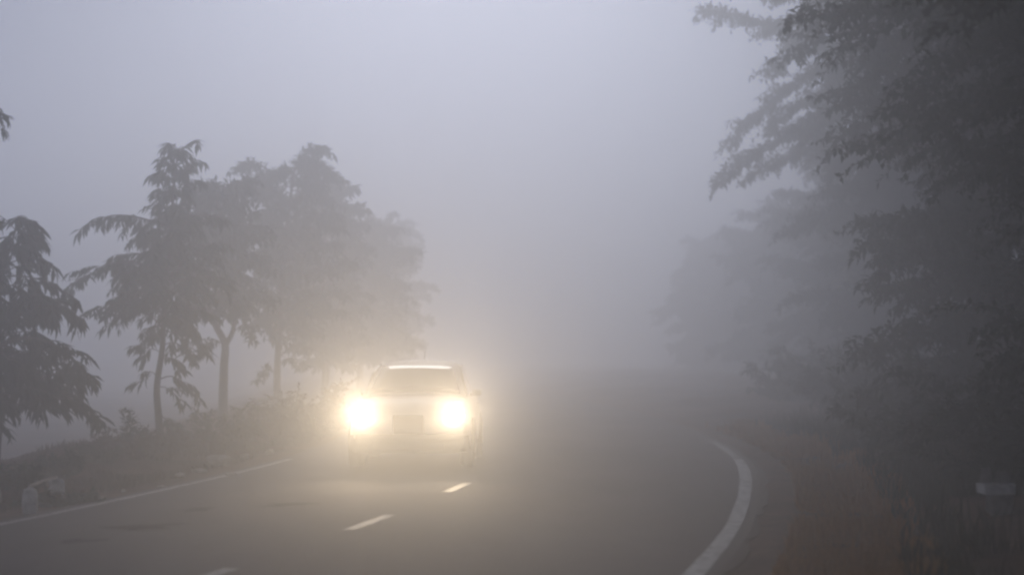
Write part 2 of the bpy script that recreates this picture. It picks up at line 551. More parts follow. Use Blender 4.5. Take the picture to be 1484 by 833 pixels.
class Foliage:
    def __init__(self):
        self.p = []; self.d = []; self.n = []; self.L = []; self.W = []; self.loose = False

    def spray(self, pts, spacing, L, W, droop=0.6, spread=0.75, start=0.15, jitter=0.35, pairs=2, fwd=0.55):
        if self.loose: jitter = 1.3; fwd = 0.35; spread = 0.5
        """leaves set alternately along a twig polyline"""
        pts = np.array([tuple(p) for p in pts])
        seg = np.linalg.norm(np.diff(pts, axis=0), axis=1)
        cum = np.concatenate([[0], np.cumsum(seg)])
        tot = cum[-1]
        if tot < 1e-4: return
        s = np.arange(start * tot, tot, spacing)
        if len(s) == 0: return
        s = np.repeat(s, pairs)
        P_ = np.stack([np.interp(s, cum, pts[:, k]) for k in range(3)], 1)
        s2 = np.minimum(s + 0.02 * tot + 0.01, tot); s1 = np.maximum(s2 - 0.04 * tot - 0.02, 0)
        T = np.stack([np.interp(s2, cum, pts[:, k]) - np.interp(s1, cum, pts[:, k]) for k in range(3)], 1)
        T /= np.linalg.norm(T, axis=1, keepdims=True) + 1e-9
        up = np.tile(np.array([0, 0, 1.0]), (len(s), 1))
        sd = np.cross(T, up); sd /= np.linalg.norm(sd, axis=1, keepdims=True) + 1e-6
        sg = np.where(np.arange(len(s)) % 2 == 0, 1.0, -1.0)[:, None]
        k = len(s)
        D = T * fwd + sd * sg * spread * rng.uniform(0.3, 1.1, (k, 1)) - up * droop * rng.uniform(0.4, 1.3, (k, 1)) + rng.normal(0, jitter * 0.5, (k, 3))
        N = up + rng.normal(0, 0.35, (k, 3))
        self.p.append(P_); self.d.append(D); self.n.append(N)
        taper = 1.0 - 0.35 * (s / tot)
        self.L.append(L * rng.uniform(0.7, 1.2, k) * taper); self.W.append(W * rng.uniform(0.75, 1.2, k) * taper)

    def arrays(self):
        return (np.concatenate(self.p), np.concatenate(self.d), np.concatenate(self.n), np.concatenate(self.L), np.concatenate(self.W))

    def build(self, root, mat, name="crown", singles=0, leafmesh=None):
        p, d, n, L, W = self.arrays()
        if singles:
            u = 742 + p[:, 0] / p[:, 1] * F
            v = HORIZON - (p[:, 2] - CAM_H) / p[:, 1] * F
            inside = (u > 5) & (u < 1480) & (v > 5) & (v < 820)
            score = np.where(inside, 0, 1000) + p[:, 1] - L * 6.0
            idx = np.argsort(score)[:singles]
            idx = idx[inside[idx]]
            dn = d / (np.linalg.norm(d, axis=1, keepdims=True) + 1e-9)
            for i in idx:
                dv = Vector(dn[i]); nv = Vector(n[i])
                sd = dv.cross(nv).normalized(); nr = sd.cross(dv)
                o = bpy.data.objects.new("leaf", leafmesh)
                mt = Matrix((sd * (W[i] * 2.0), dv * L[i], nr * L[i])).transposed().to_4x4()
                mt.translation = Vector(p[i]) - Vector(root.location)
                o.parent = root
                o.matrix_local = mt
                COL.objects.link(o)
            keep = np.ones(len(p), bool); keep[idx] = False
            p, d, n, L, W = p[keep], d[keep], n[keep], L[keep], W[keep]
        V, Fa = make_leaves(p, d, n, L, W)
        o = link_mesh(name, mesh_np(name, V, Fa), mat, root)
        o['kind'] = 'stuff'
        return o, len(p)


def arc(p0, az, elev0, length, sag, n=7, wob=0.05, r=random):
    """a branch polyline: leaves p0 at azimuth az, climbs at elev0 then sags"""
    pts = [Vector(p0)]
    h = Vector((math.cos(az), math.sin(az), 0))
    a = az; e = elev0
    st = length / (n - 1)
    p = Vector(p0)
    for i in range(n - 1):
        e -= sag / (n - 1)
        a += r.uniform(-wob, wob) * 2
        p = p + Vector((math.cos(a) * math.cos(e), math.sin(a) * math.cos(e), math.sin(e))) * st
        pts.append(p.copy())
    return pts


def polyz(pts, z):
    """point on a trunk polyline at height z"""
    for a_, b_ in zip(pts[:-1], pts[1:]):
        if a_.z <= z <= b_.z:
            t = (z - a_.z) / max(b_.z - a_.z, 1e-6)
            return a_.lerp(b_, t)
    return pts[-1].copy() if z > pts[-1].z else pts[0].copy()


def smooth_poly(pts, sub=4):
    out = []
    n = len(pts)
    for i in range(n - 1):
        p0 = pts[max(i - 1, 0)]; p1 = pts[i]; p2 = pts[i + 1]; p3 = pts[min(i + 2, n - 1)]
        for k in range(sub):
            t = k / sub
            out.append(0.5 * ((2 * p1) + (p2 - p0) * t + (2 * p0 - 5 * p1 + 4 * p2 - p3) * t * t + (3 * p1 - p0 - 3 * p2 + p3) * t ** 3))
    out.append(pts[-1].copy())
    return out


def tree(name, label, cat, trunk, r0, r1, prof, nb, leafL, leafW, spacing, mat, bark, group=None, elev=(0.15, 0.6), sag=1.0,
         twigs=5, twigL=0.6, droop=0.6, singles=0, leafmesh=None, extra=(), seed=1, base_z=None, limbs=(), split=False, loose=False):
    """trunk: list of world points; prof: list of (z, radius towards -x, radius towards +x)"""
    R = random.Random(seed)
    trunk = smooth_poly([Vector(p) for p in trunk], 4)
    root = empty(name, (trunk[0].x, trunk[0].y, gz(trunk[0].x, trunk[0].y)))
    tag(root, label, cat, group)
    tb = Tubes()
    low = trunk[0].copy(); low.z = root.location.z - 0.1
    # flare at the foot
    tb.add([low] + trunk, r0, r1, 10)
    tb.add([low, low.lerp(trunk[min(2, len(trunk) - 1)], 0.6)], r0 * 1.7, r0 * 0.95, 10, False)
    for (pts, a_, b_) in limbs:
        tb.add(smooth_poly([Vector(p) for p in pts], 3), a_, b_, 8)
    link_mesh("trunk", tb.mesh("trunk"), bark, root)
    fo = Foliage(); fo.loose = loose
    bt = Tubes()
    pz = np.array([q[0] for q in prof]); pl = np.array([q[1] for q in prof]); pr = np.array([q[2] for q in prof])
    zs = np.linspace(pz[0], pz[-1], nb)
    bl = []
    for i, z in enumerate(zs):
        z = float(z) + R.uniform(-0.5, 0.5) * (pz[-1] - pz[0]) / nb
        az = i * 2.39996 + R.uniform(-0.3, 0.3)
        c = math.cos(az)
        rad = float(np.interp(z, pz, pr if c > 0 else pl))
        rside = float(0.5 * (np.interp(z, pz, pr) + np.interp(z, pz, pl)))
        rad = abs(c) * rad + (1 - abs(c)) * rside
        ln = rad * R.uniform(0.72, 1.12)
        if ln < 0.08: continue
        e = R.uniform(*elev)
        z0 = z - math.sin(e) * ln * 0.35
        p0 = polyz(trunk, z0)
        bl.append((arc(p0, az, e, ln * 1.08, sag * R.uniform(0.7, 1.3), 7, 0.08, R), ln))
    for e_ in extra:
        pts = smooth_poly([Vector(q) for q in e_], 3)
        bl.append((pts, sum((pts[i + 1] - pts[i]).length for i in range(len(pts) - 1))))
    for pts, ln in bl:
        if split: bt = Tubes()
        bt.add(pts, max(0.008, 0.016 * ln), 0.004, 5)
        fo.spray(pts, spacing, leafL, leafW, droop, start=0.3)
        nt_ = max(2, int(twigs * ln / 1.2))
        for k in range(nt_):
            t = 0.25 + 0.75 * (k + R.random() * 0.8) / nt_
            q = pts[0].lerp(pts[-1], 0)
            f = t * (len(pts) - 1); i0 = min(int(f), len(pts) - 2)
            q = pts[i0].lerp(pts[i0 + 1], f - i0)
            dr = (pts[i0 + 1] - pts[i0])
            az = math.atan2(dr.y, dr.x) + R.choice((-1, 1)) * R.uniform(0.4, 1.2)
            tl = min(twigL, 0.1 + 0.5 * ln) * R.uniform(0.55, 1.15) * (1.0 - 0.35 * t)
            tp = arc(q, az, R.uniform(-0.15, 0.55), tl, sag * 1.1, 5, 0.1, R)
            bt.add(tp, 0.006, 0.003, 4, False)
            fo.spray(tp, spacing, leafL, leafW, droop, start=0.08)
        if split: link_mesh("branch", bt.mesh("branch"), bark, root)
    if not split: link_mesh("branches", bt.mesh("branches"), bark, root)['kind'] = 'stuff' 
    o, n = fo.build(root, mat, "crown", singles, leafmesh)
    TREES.append((label, n))
    return root


TREES = []
ROW = "young trees along the left verge"


def trunk_px(pts, Y):
    out = [px(x, y, Y) for x, y in pts]
    return out


def zz(y, Y):
    return CAM_H + (HORIZON - y) / F * Y


# tree just outside the frame, a twig tip reaches into view
Y_ = 24.0
tree("young_tree", "tree at the far left edge, only a bare twig tip high above showing", "tree",
     [(-7.75, Y_, gz(-7.75, Y_)), (-7.8, Y_, 1.5), (-7.7, Y_, 3.2), (-7.65, Y_, 4.6)], 0.05, 0.015,
     [(2.2, 0.7, 0.5), (3.4, 0.8, 0.55), (4.6, 0.4, 0.35)], 14, 0.16, 0.045, 0.05, M['leaf'], M['bark'], None,
     extra=[[px(-60, 150, Y_), px(-25, 148, Y_), px(-2, 163, Y_), px(14, 168, Y_)], [px(-30, 150, Y_), px(-6, 160, Y_), px(0, 180, Y_), px(2, 190, Y_)]],
     twigs=1, twigL=0.3, split=True, seed=40)

# T1
Y_ = 26.5
b = px(-3, 672, Y_)
tree("young_tree", "nearest young tree at the left edge with long drooping leaves", "tree",
     [(b.x, Y_, gz(b.x, Y_)), px(-1, 640, Y_), px(2, 600, Y_), px(-6, 540, Y_), px(-4, 450, Y_), px(8, 380, Y_), px(26, 318, Y_)],
     0.06, 0.012,
     [(zz(575, Y_), 1.0, 1.1), (zz(550, Y_), 1.2, 1.3), (zz(500, Y_), 1.2, 1.15), (zz(440, Y_), 1.1, 1.1), (zz(390, Y_), 0.9, 0.85), (zz(340, Y_), 0.6, 0.6), (zz(312, Y_), 0.3, 0.3)],
     62, 0.37, 0.085, 0.075, M['leaf_black'], M['bark'], ROW,
     extra=[[px(0, 560, Y_), px(50, 545, Y_ - .2), px(100, 575, Y_ - .3), px(132, 600, Y_ - .3)],
            [px(0, 500, Y_), px(50, 490, Y_ - .3), px(95, 510, Y_ - .4), px(122, 545, Y_ - .4)],
            [px(0, 460, Y_), px(45, 430, Y_), px(90, 440, Y_), px(118, 465, Y_)],
            [px(-20, 590, Y_), px(-5, 575, Y_ - .5), px(40, 560, Y_ - .6), px(90, 580, Y_ - .6)]],
     limbs=[([px(2, 620, Y_), px(9, 590, Y_), px(14, 560, Y_), px(16, 520, Y_)], 0.035, 0.015)],
     elev=(0.1, 1.1), sag=1.0, twigs=5, twigL=0.5, droop=0.65, singles=300, leafmesh=LEAF_MESH_D, split=True, seed=3)

# T2
Y_ = 32.0
tree("young_tree", "tall slender tree with narrow tufted top and a leafy arm reaching left", "tree",
     [px(235, 655, Y_), px(231, 605, Y_), px(228, 560, Y_), px(236, 500, Y_), px(238, 440, Y_), px(246, 360, Y_), px(250, 280, Y_), px(257, 215, Y_)],
     0.075, 0.015,
     [(zz(468, Y_), 1.1, 0.8), (zz(430, Y_), 1.5, 1.2), (zz(390, Y_), 1.25, 1.2), (zz(345, Y_), 0.9, 1.0), (zz(310, Y_), 0.45, 0.75), (zz(280, Y_), 0.35, 0.5), (zz(240, Y_), 0.42, 0.5), (zz(210, Y_), 0.38, 0.42)],
     78, 0.30, 0.072, 0.07, M['leaf'], M['bark'], ROW,
     extra=[[px(248, 330, Y_), px(200, 315, Y_ - .2), px(160, 312, Y_ - .3), px(125, 325, Y_ - .3)],
            [px(240, 400, Y_), px(190, 378, Y_ + .2), px(140, 392, Y_ + .3), px(98, 415, Y_ + .3)],
            [px(238, 445, Y_), px(205, 425, Y_), px(178, 440, Y_), px(160, 470, Y_)],
            [px(238, 470, Y_), px(262, 470, Y_), px(285, 490, Y_), px(292, 515, Y_)],
            [px(232, 510, Y_), px(220, 505, Y_), px(210, 515, Y_), px(206, 530, Y_)],
            [px(230, 545, Y_), px(218, 538, Y_ - .2), px(208, 545, Y_ - .2), px(204, 556, Y_ - .2)],
            [px(230, 550, Y_), px(250, 545, Y_), px(272, 560, Y_), px(287, 578, Y_)],
            [px(232, 560, Y_), px(243, 562, Y_), px(255, 572, Y_), px(262, 588, Y_)],
            [px(236, 620, Y_), px(250, 612, Y_), px(266, 622, Y_), px(275, 640, Y_)],
            [px(237, 490, Y_), px(222, 484, Y_ + .3), px(212, 492, Y_ + .3), px(208, 506, Y_ + .3)],
            [px(236, 500, Y_), px(252, 496, Y_ + .3), px(268, 505, Y_ + .3), px(278, 522, Y_ + .3)],
            [px(236, 480, Y_), px(255, 482, Y_ - .3), px(266, 492, Y_ - .3), px(272, 508, Y_ - .3)],
            [px(232, 520, Y_), px(246, 518, Y_ - .2), px(256, 528, Y_ - .2), px(262, 542, Y_ - .2)],
            [px(230, 600, Y_), px(240, 606, Y_), px(252, 625, Y_), px(262, 640, Y_)]],
     elev=(0.1, 1.3), sag=0.9, twigs=6, twigL=0.6, droop=0.6, singles=300, leafmesh=LEAF_MESH, split=True, seed=8)

# T3
Y_ = 39.0
tree("young_tree", "bushy tree with a straight trunk forking into a V low in its crown", "tree",
     [px(325, 622, Y_), px(324, 580, Y_), px(325, 530, Y_), px(326, 498, Y_), px(312, 470, Y_), px(300, 430, Y_), px(305, 350, Y_), px(318, 270, Y_)],
     0.115, 0.03,
     [(zz(455, Y_), 0.9, 0.9), (zz(420, Y_), 1.3, 1.4), (zz(360, Y_), 1.3, 1.6), (zz(300, Y_), 0.9, 1.3), (zz(262, Y_), 0.5, 0.9), (zz(250, Y_), 0.3, 0.5)],
     60, 0.27, 0.085, 0.055, M['leaf'], M['bark_pale'], ROW,
     limbs=[([px(327, 500, Y_), px(338, 478, Y_), px(342, 440, Y_), px(350, 380, Y_), px(362, 320, Y_)], 0.06, 0.02)],
     extra=[[px(325, 500, Y_), px(312, 492, Y_ - .2), px(300, 500, Y_ - .2), px(292, 512, Y_ - .2)],
            [px(340, 480, Y_), px(352, 470, Y_), px(360, 480, Y_), px(364, 495, Y_)]],
     elev=(0.2, 1.2), sag=0.9, twigs=10, twigL=0.65, split=True, loose=True, seed=14)

# T4
Y_ = 47.0
tree("young_tree", "tree with a thin trunk and a high ragged crown that rises above its neighbours", "tree",
     [px(403, 600, Y_), px(402, 550, Y_), px(404, 490, Y_), px(408, 420, Y_), px(415, 330, Y_), px(425, 250, Y_)],
     0.11, 0.03,
     [(zz(480, Y_), 0.9, 1.1), (zz(430, Y_), 1.2, 1.8), (zz(350, Y_), 1.2, 1.9), (zz(290, Y_), 1.1, 1.2), (zz(250, Y_), 1.1, 1.0), (zz(215, Y_), 0.5, 0.7)],
     64, 0.29, 0.095, 0.058, M['leaf'], M['bark'], ROW,
     extra=[[px(415, 290, Y_), px(390, 250, Y_), px(365, 232, Y_), px(352, 242, Y_)],
            [px(420, 260, Y_), px(435, 225, Y_), px(450, 212, Y_), px(466, 218, Y_)],
            [px(420, 260, Y_), px(450, 240, Y_), px(470, 245, Y_), px(490, 262, Y_)],
            [px(403, 545, Y_), px(392, 535, Y_), px(382, 540, Y_), px(374, 550, Y_)],
            [px(403, 520, Y_), px(418, 505, Y_), px(432, 500, Y_), px(445, 510, Y_)],
            [px(403, 530, Y_), px(414, 520, Y_), px(425, 522, Y_), px(433, 532, Y_)]],
     elev=(0.2, 1.2), sag=0.8, twigs=10, twigL=0.7, split=True, loose=True, seed=21)

far_left = [
    (470, 56.0, 585, 235, 5.6, 1.5, "rounded tree just left of the car's left headlight, behind the high ragged one"),
    (520, 66.0, 585, 295, 6.0, 2.0, "grey tree standing straight behind the car's left headlight"),
    (548, 78.0, 575, 300, 6.4, 1.7, "paler tree behind the car, second last of the left row"),
    (574, 92.0, 565, 305, 6.6, 1.7, "palest and last tree of the left row, fading into the fog"),
]
for i, (x, Yt, yb, yt, _h, rad, lab) in enumerate(far_left):
    tp = zz(yt, Yt)
    tx = px(x, 500, Yt).x
    tree("roadside_tree", lab, "tree",
         [(tx, Yt, gz(tx, Yt)), (tx + .05, Yt, 1.5), (tx - .1, Yt, 3), (tx + .1, Yt, tp * 0.9)], 0.14, 0.03,
         [(1.4, rad * 0.6, rad * 0.6), (2.6, rad, rad), (tp * 0.75, rad, rad), (tp * 0.95, rad * 0.5, rad * 0.5)],
         62, 0.36, 0.14, 0.075, M['leaf'], M['bark'], ROW, elev=(0.1, 1.3), sag=0.8, twigs=9, twigL=0.9, loose=True, seed=50 + i)

# right side: tall dense trees receding along the bend
far_right = [
    # X, Y, height, zlow, radL, radR, lenscale, label
    (7.9, 13.5, 10.5, 1.7, 3.5, 2.5, 0.22, "nearest dark tree at the right edge of the view, crown down to the ground"),
    (8.0, 20.5, 11.8, 1.0, 3.6, 2.6, 0.22, "second dark dense tree on the right, behind the marker stone"),
    (9.2, 30.0, 13.0, 1.2, 4.0, 3.0, 0.24, "third grey dense tree on the right, just behind the marker stone's tree"),
    (11.9, 52.0, 14.2, 4.0, 5.2, 3.5, 0.27, "tall tree whose ragged crown hangs out over the road at top right"),
    (13.2, 60.0, 9.0, 1.0, 3.9, 3.0, 0.30, "pale tree showing under the overhanging crown at right"),
    (13.6, 72.0, 9.0, 0.8, 3.8, 3.0, 0.34, "faint tree beyond the bend, right of the road's end"),
    (13.6, 90.0, 9.0, 0.6, 3.6, 3.0, 0.38, "very faint tree on the right where the road fades out"),
    (12.6, 112.0, 9.0, 0.5, 3.6, 3.0, 0.42, "barely visible tree above the car's right headlight"),
]
for i, (X, Yt, h, zl, rl, rr_, ll, lab) in enumerate(far_right):
    near = Yt < 25
    prof = [(zl, rl * 0.75, rr_ * 0.8), (zl + (h - zl) * 0.25, rl * 0.92, rr_), (zl + (h - zl) * 0.6, rl, rr_), (h * 0.9, rl * 0.75, rr_ * 0.7), (h, rl * 0.35, rr_ * 0.35)]
    if i == 0:  # first three: upper crown widened above the view to shade the near fog
        prof = prof[:2] + [(5.2, 3.6, 3.0), (7.4, 6.8, 3.2), (8.8, 7.2, 3.2), (10.5, 3.0, 2.0)]
    if i == 1:
        prof = prof[:2] + [(6.3, 4.2, 3.0), (8.0, 7.2, 3.2), (10.0, 7.0, 3.2), (11.8, 3.0, 2.0)]
    if i == 2:
        prof = prof[:2] + [(7.6, 4.6, 3.0), (9.4, 7.0, 3.4), (11.2, 7.0, 3.4), (13.0, 3.0, 2.0)]
    if i == 3:
        prof = [(5.2, 4.4, 3.2), (7.3, 5.5, 3.6), (10.0, 6.3, 3.8), (12.5, 5.5, 3.5), (14, 2.5, 1.5)]
    tree("tall_tree", lab, "tree",
         [(X, Yt, gz(X, Yt)), (X - .1, Yt, h * 0.2), (X + .15, Yt, h * 0.5), (X - .1, Yt, h * 0.9)], 0.22, 0.05,
         prof,
         170 if Yt < 45 else 90, ll * (0.75 if near else 1), ll * 0.42, ll * 0.27, M['leaf_dark'], M['bark'], "tall trees along the outside of the bend",
         elev=(-0.2, 1.4), sag=0.7, twigs=12, twigL=1.3, droop=0.25, seed=70 + i, loose=True)

# unseen trees added beside and over the camera to shade near road and fog
for i, (X, Yt, h, rl, rr_, lab) in enumerate([
    (7.4, 14.5, 12.5, 7.4, 3.0, "big unseen canopy tree added for shade, whose high crown arches over the road just above the view, right side"),
    (-10.5, 15.0, 12.5, 3.5, 6.0, "big unseen canopy tree added for shade, whose high crown arches over the road just above the view, left side"),
    (-11.0, 27.0, 13.0, 3.5, 6.8, "big unseen canopy tree added for shade left of the young trees, its high crown just above the view"),
    (6.6, 7.5, 10.5, 6.2, 4.0, "big unseen canopy tree added for shade right of the camera, its crown arching over the near road"),
    (6.8, -1.0, 10.5, 6.5, 4.0, "big unseen canopy tree added for shade behind the camera on the right"),
    (-8.2, 5.0, 10.5, 4.0, 6.2, "big unseen canopy tree added for shade left of the camera, its crown arching over the near road"),
    (-8.4, -5.0, 10.5, 4.0, 6.5, "big unseen canopy tree added for shade behind the camera on the left")]):
    tree("added_shade_tree", lab, "tree",
         [(X, Yt, gz(X, Yt)), (X, Yt, h * 0.3), (X * 0.95, Yt, h * 0.6), (X * 0.9, Yt, h * 0.9)], 0.3, 0.08,
         [(6.6 if Yt < 10 else 8.2 if Yt < 20 else 9.2, rl, rr_), (7.6 if Yt < 10 else 9.4 if Yt < 20 else 10.4, rl, rr_), (h * 0.85, rl * 0.7, rr_ * 0.8), (h, rl * 0.35, rr_ * 0.35)],
         120, 0.38, 0.18, 0.14, M['leaf_dark'], M['bark'], "unseen canopy trees added for shade around the camera",
         elev=(0.15, 0.6), sag=0.45, twigs=8, twigL=1.2, droop=0.3, seed=90 + i)


# ------------------------------------------------------------------ shrubs
def shrub(label, X, Y, w, h, mat, nst=14, leafL=0.12, leafW=0.05, seed=1, group=None, name="shrub", spread=0.9, bark=None, spacing=0.035, dp=None):
    R = random.Random(seed)
    z = gz(X, Y)
    root = empty(name, (X, Y, z))
    tag(root, label, "shrub", group)
    tb = Tubes(); fo = Foliage()
    dp = dp or w
    for k in range(nst):
        az = k * 2.4 + R.uniform(-0.4, 0.4)
        sx = math.cos(az); sy = math.sin(az)
        rr = math.sqrt(R.random())
        p0 = Vector((X + sx * w * 0.32 * rr, Y + sy * dp * 0.32 * rr, z - 0.05))
        hh = h * R.uniform(0.6, 1.1) * (1.05 - 0.4 * rr)
        lean = spread * rr
        el_ = math.pi / 2 - lean * R.uniform(0.4, 1.0)
        pts = arc(p0, az, el_, hh * 1.1, R.uniform(0.2, 0.9), 6, 0.15, R)
        tb.add(pts, 0.009, 0.003, 4, False)
        fo.spray(pts, spacing, leafL, leafW, 0.15, start=0.12, jitter=0.7)
        for q in range(4):
            t = R.uniform(0.2, 0.95) * (len(pts) - 1); i0 = int(t)
            b0 = pts[i0].lerp(pts[min(i0 + 1, len(pts) - 1)], t - i0)
            tp = arc(b0, R.uniform(0, 6.28), R.uniform(0.1, 1.0), hh * R.uniform(0.2, 0.45), 0.8, 4, 0.2, R)
            tb.add(tp, 0.005, 0.002, 3, False)
            fo.spray(tp, spacing, leafL, leafW, 0.2, start=0.05, jitter=0.7)
    link_mesh("stems", tb.mesh("stems"), bark or M['bark'], root)
    fo.build(root, mat, "foliage")
    return root


def gpos(x, y, z=0.0):
    Yd = F * (CAM_H - z) / (y - HORIZON)
    return (x - 742) / F * Yd, Yd


SG = "scrub along the left verge"
left_shrubs = [
    # px x, ground y, width px, height px, mat, label
    (8, 716, 90, 40, 'leaf_dark', "low tangled weeds in the bottom left corner by the pale stones"),
    (52, 694, 70, 26, 'leaf_olive', "low weeds directly behind the pale broken parapet"),
    (112, 728, 56, 22, 'leaf_dark', "dark low clump sprawling to the white line in the left foreground"),
    (60, 730, 60, 20, 'leaf_dark', "dark low weeds in front of the pale broken parapet's far stub"),
    (91, 690, 24, 36, 'leaf_dark', "small dark upright plant behind the pale broken parapet"),
    (132, 676, 70, 26, 'leaf_olive', "low pale scrub right of the small dark upright plant"),
    (182, 668, 62, 48, 'leaf_brown', "brown shrub left of the slender tree's foot"),
    (232, 662, 60, 36, 'leaf_brown', "brown shrub around the slender tree's foot"),
    (275, 655, 60, 34, 'leaf_brown', "low brown shrub between the slender tree and the forked tree"),
    (322, 652, 84, 60, 'leaf_olive', "domed green shrub around the forked tree's foot"),
    (372, 645, 60, 46, 'leaf_brown', "shrub right of the domed green one behind the pale boulder"),
    (418, 640, 70, 75, 'leaf_brown', "tall brown shrub left of the headlight glow"),
    (455, 632, 60, 80, 'leaf_brown', "tall shrub half lost in the left headlight's glow"),
]
for i, (x, y, w, h, mt, lab) in enumerate(left_shrubs):
    X, Yd = gpos(x, y)
    s = F / Yd
    shrub(lab, X, Yd, w / s * 1.25, h / s * 1.2, M[mt], nst=44, leafL=0.11 + 0.0008 * Yd, leafW=0.045, seed=100 + i, group=SG, dp=max(w / s, 0.8))

# upright stems with horizontal leaf layers over the brown shrub
X, Yd = gpos(190, 662)
shrub("thin weed with flat layered leaves poking above the brown shrub", X, Yd, 0.25, 0.62, M['leaf_dark'], nst=4, leafL=0.2, leafW=0.05, seed=131, spread=0.3)

UG = "dark undergrowth below the tall trees on the right"
right_shrubs = [
    (6.9, 18.6, 2.2, 1.3, "dark bush low at the right edge, behind the marker stone"),
    (6.0, 20.0, 2.6, 1.5, "big dark bush behind and left of the marker stone"),
    (6.1, 23.5, 2.6, 1.6, "dark bush under the second tree, farther than the marker stone"),
    (6.6, 27.5, 2.8, 1.5, "dark grey bush near the end of the brown dirt shoulder"),
    (7.3, 32.0, 3.0, 1.5, "grey bush right of where the white edge line bends away"),
    (8.0, 37.0, 3.0, 1.6, "grey bush beneath the overhanging crown"),
    (8.6, 43.0, 3.2, 1.7, "misty bush beyond the overhanging crown's bush"),
    (8.8, 52.0, 3.4, 1.8, "pale misty bush at the outside of the bend"),
]
for i, (X, Yd, w, h, lab) in enumerate(right_shrubs):
    shrub(lab, X, Yd, w, h, M['leaf_dark'], nst=60, leafL=0.17 + 0.003 * Yd, leafW=0.06 + 0.001 * Yd, seed=200 + i, group=UG, name="bush", spacing=0.05)


# ------------------------------------------------------------------ grass
def grass(name, label, n, xr, yr, hr, mat, dens_seed, wid=0.008, clump=0.35):
    P_ = []
    while sum(len(q) for q in P_) < n:
        k = n * 2
        Y = yr[0] + (yr[1] - yr[0]) * rng.random(k) ** 1.3
        o = xr[0] + (xr[1] - xr[0]) * rng.random(k)
        X = np.interp(Y, KEY[:, 0], KEY[:, 1]) + o
        d = fbm2(X * 1.3, Y * 1.3, dens_seed) + fbm2(X * 5, Y * 5, dens_seed + 2) * 0.5
        keep = (d > clump * (rng.random(k) - 0.35)) & ((np.hypot((X - 4.65) / 0.6, (Y - 16.4) / 2.6) > 1))
        P_.append(np.stack([X[keep], Y[keep]], 1))
    Q = np.concatenate(P_)[:n]
    Z = ground_z(Q[:, 0], Q[:, 1]) - 0.01
    h = (hr[0] + (hr[1] - hr[0]) * rng.random(n) ** 1.7) * (0.6 + 0.8 * np.clip(fbm2(Q[:, 0] * .8, Q[:, 1] * .8, 9) + .5, 0, 1))
    az = rng.random(n) * 6.283
    ln = rng.uniform(0.1, 0.7, n)
    dx = np.cos(az) * ln * h; dy = np.sin(az) * ln * h
    sx = -np.sin(az) * wid; sy = np.cos(az) * wid
    b = np.stack([Q[:, 0], Q[:, 1], Z], 1)
    s = np.stack([sx, sy, np.zeros(n)], 1)
    mid = b + np.stack([dx * .35, dy * .35, h * .6], 1)
    tip = b + np.stack([dx, dy, h * .95], 1)
    V = np.stack([b - s, b + s, mid + s * .7, mid - s * .7, tip], 1).reshape(-1, 3)
    o = (np.arange(n) * 5)[:, None, None]
    Fa = (np.array([[0, 1, 2], [0, 2, 3], [3, 2, 4]])[None] + o).reshape(-1, 3)
    ob = link_mesh(name, mesh_np(name, V, Fa), mat)
    tag(ob, label, "grass", None, 'stuff')
    return ob


grass("verge_grass", "sparse brown and olive grass on the left verge beside the thin white line", 36000, (-7.5, -3.95), (9, 60), (0.02, 0.13), M['verge_grass'], 5)
grass("dry_grass", "dry orange brown grass on the bank at the lower right", 42000, (4.0, 5.2), (8, 40), (0.03, 0.2), M['dry_grass'], 7)
grass("undergrowth_grass", "dark rank grass under the trees at the right edge", 36000, (4.9, 9.5), (8, 40), (0.08, 0.4), M['green_grass'], 11, 0.01)


# ------------------------------------------------------------------ stones and small things
def rock_mesh(name, c, sx, sy, sz, seed, rot=0.0, sub=2, rough=0.18):
    bm = bmesh.new()
    bmesh.ops.create_icosphere(bm, subdivisions=sub, radius=1.0)
    R = random.Random(seed)
    for v in bm.verts:
        n = v.co.normalized()
        cub = max(abs(n.x), abs(n.y), abs(n.z))
        v.co = n * (0.55 + 0.45 / cub * 0.8) * (1 + R.uniform(-rough, rough))
        v.co = Vector((v.co.x * sx, v.co.y * sy, v.co.z * sz))
    bmesh.ops.transform(bm, matrix=Matrix.Translation(Vector(c)) @ Matrix.Rotation(rot, 4, 'Z'), verts=bm.verts)
    me = bpy.data.meshes.new(name)
    bm.to_mesh(me); bm.free()
    return me


def rock(label, x, y, w, h, mat, seed, name="boulder", cat="stone", group=None):
    X, Yd = gpos(x, y)
    s = F / Yd
    z = max(gz(X, Yd), 0)
    o = link_mesh(name, rock_mesh(name, (X, Yd, z + h / s * 0.42), w / s * 0.5, w / s * 0.4, h / s * 0.55, seed, seed * 0.7), mat, None, (X, Yd, z))
    tag(o, label, cat, group)
    return o


rock("pale flat boulder on the verge below the forked tree", 318, 674, 36, 17, M['stone'], 4)
rock("small pale stone beside the boulder towards the car", 356, 664, 16, 8, M['stone'], 6, "stone")
rock("small whitish stone by the left line below the slender tree", 181, 712, 8, 5, M['stone'], 9, "stone")
rock("pale stone lying just over the white line under the slender tree", 236, 706, 18, 5, M['stone'], 12, "stone")
rock("pale cracked stone on the verge between the parapet and the boulder", 262, 690, 20, 7, M['stone'], 21, "stone")
rock("flat pale slab of stone half way along the verge right of the slender tree", 290, 683, 24, 6, M['stone'], 23, "stone")
rock("small pale stone on the verge nearest the car's left headlight", 392, 657, 18, 8, M['stone'], 25, "stone")
rock("broken pale kerb stone lying right against the left white line", 150, 722, 12, 5, M['stone'], 31, "kerb_stone", "kerb stone")
rock("pale broken kerb stone between the white line and the boulder", 336, 690, 20, 7, M['stone'], 33, "kerb_stone", "kerb stone")
rock("pale rounded stone cut by the left edge of the view", 0, 728, 10, 22, M['stone'], 15, "stone")


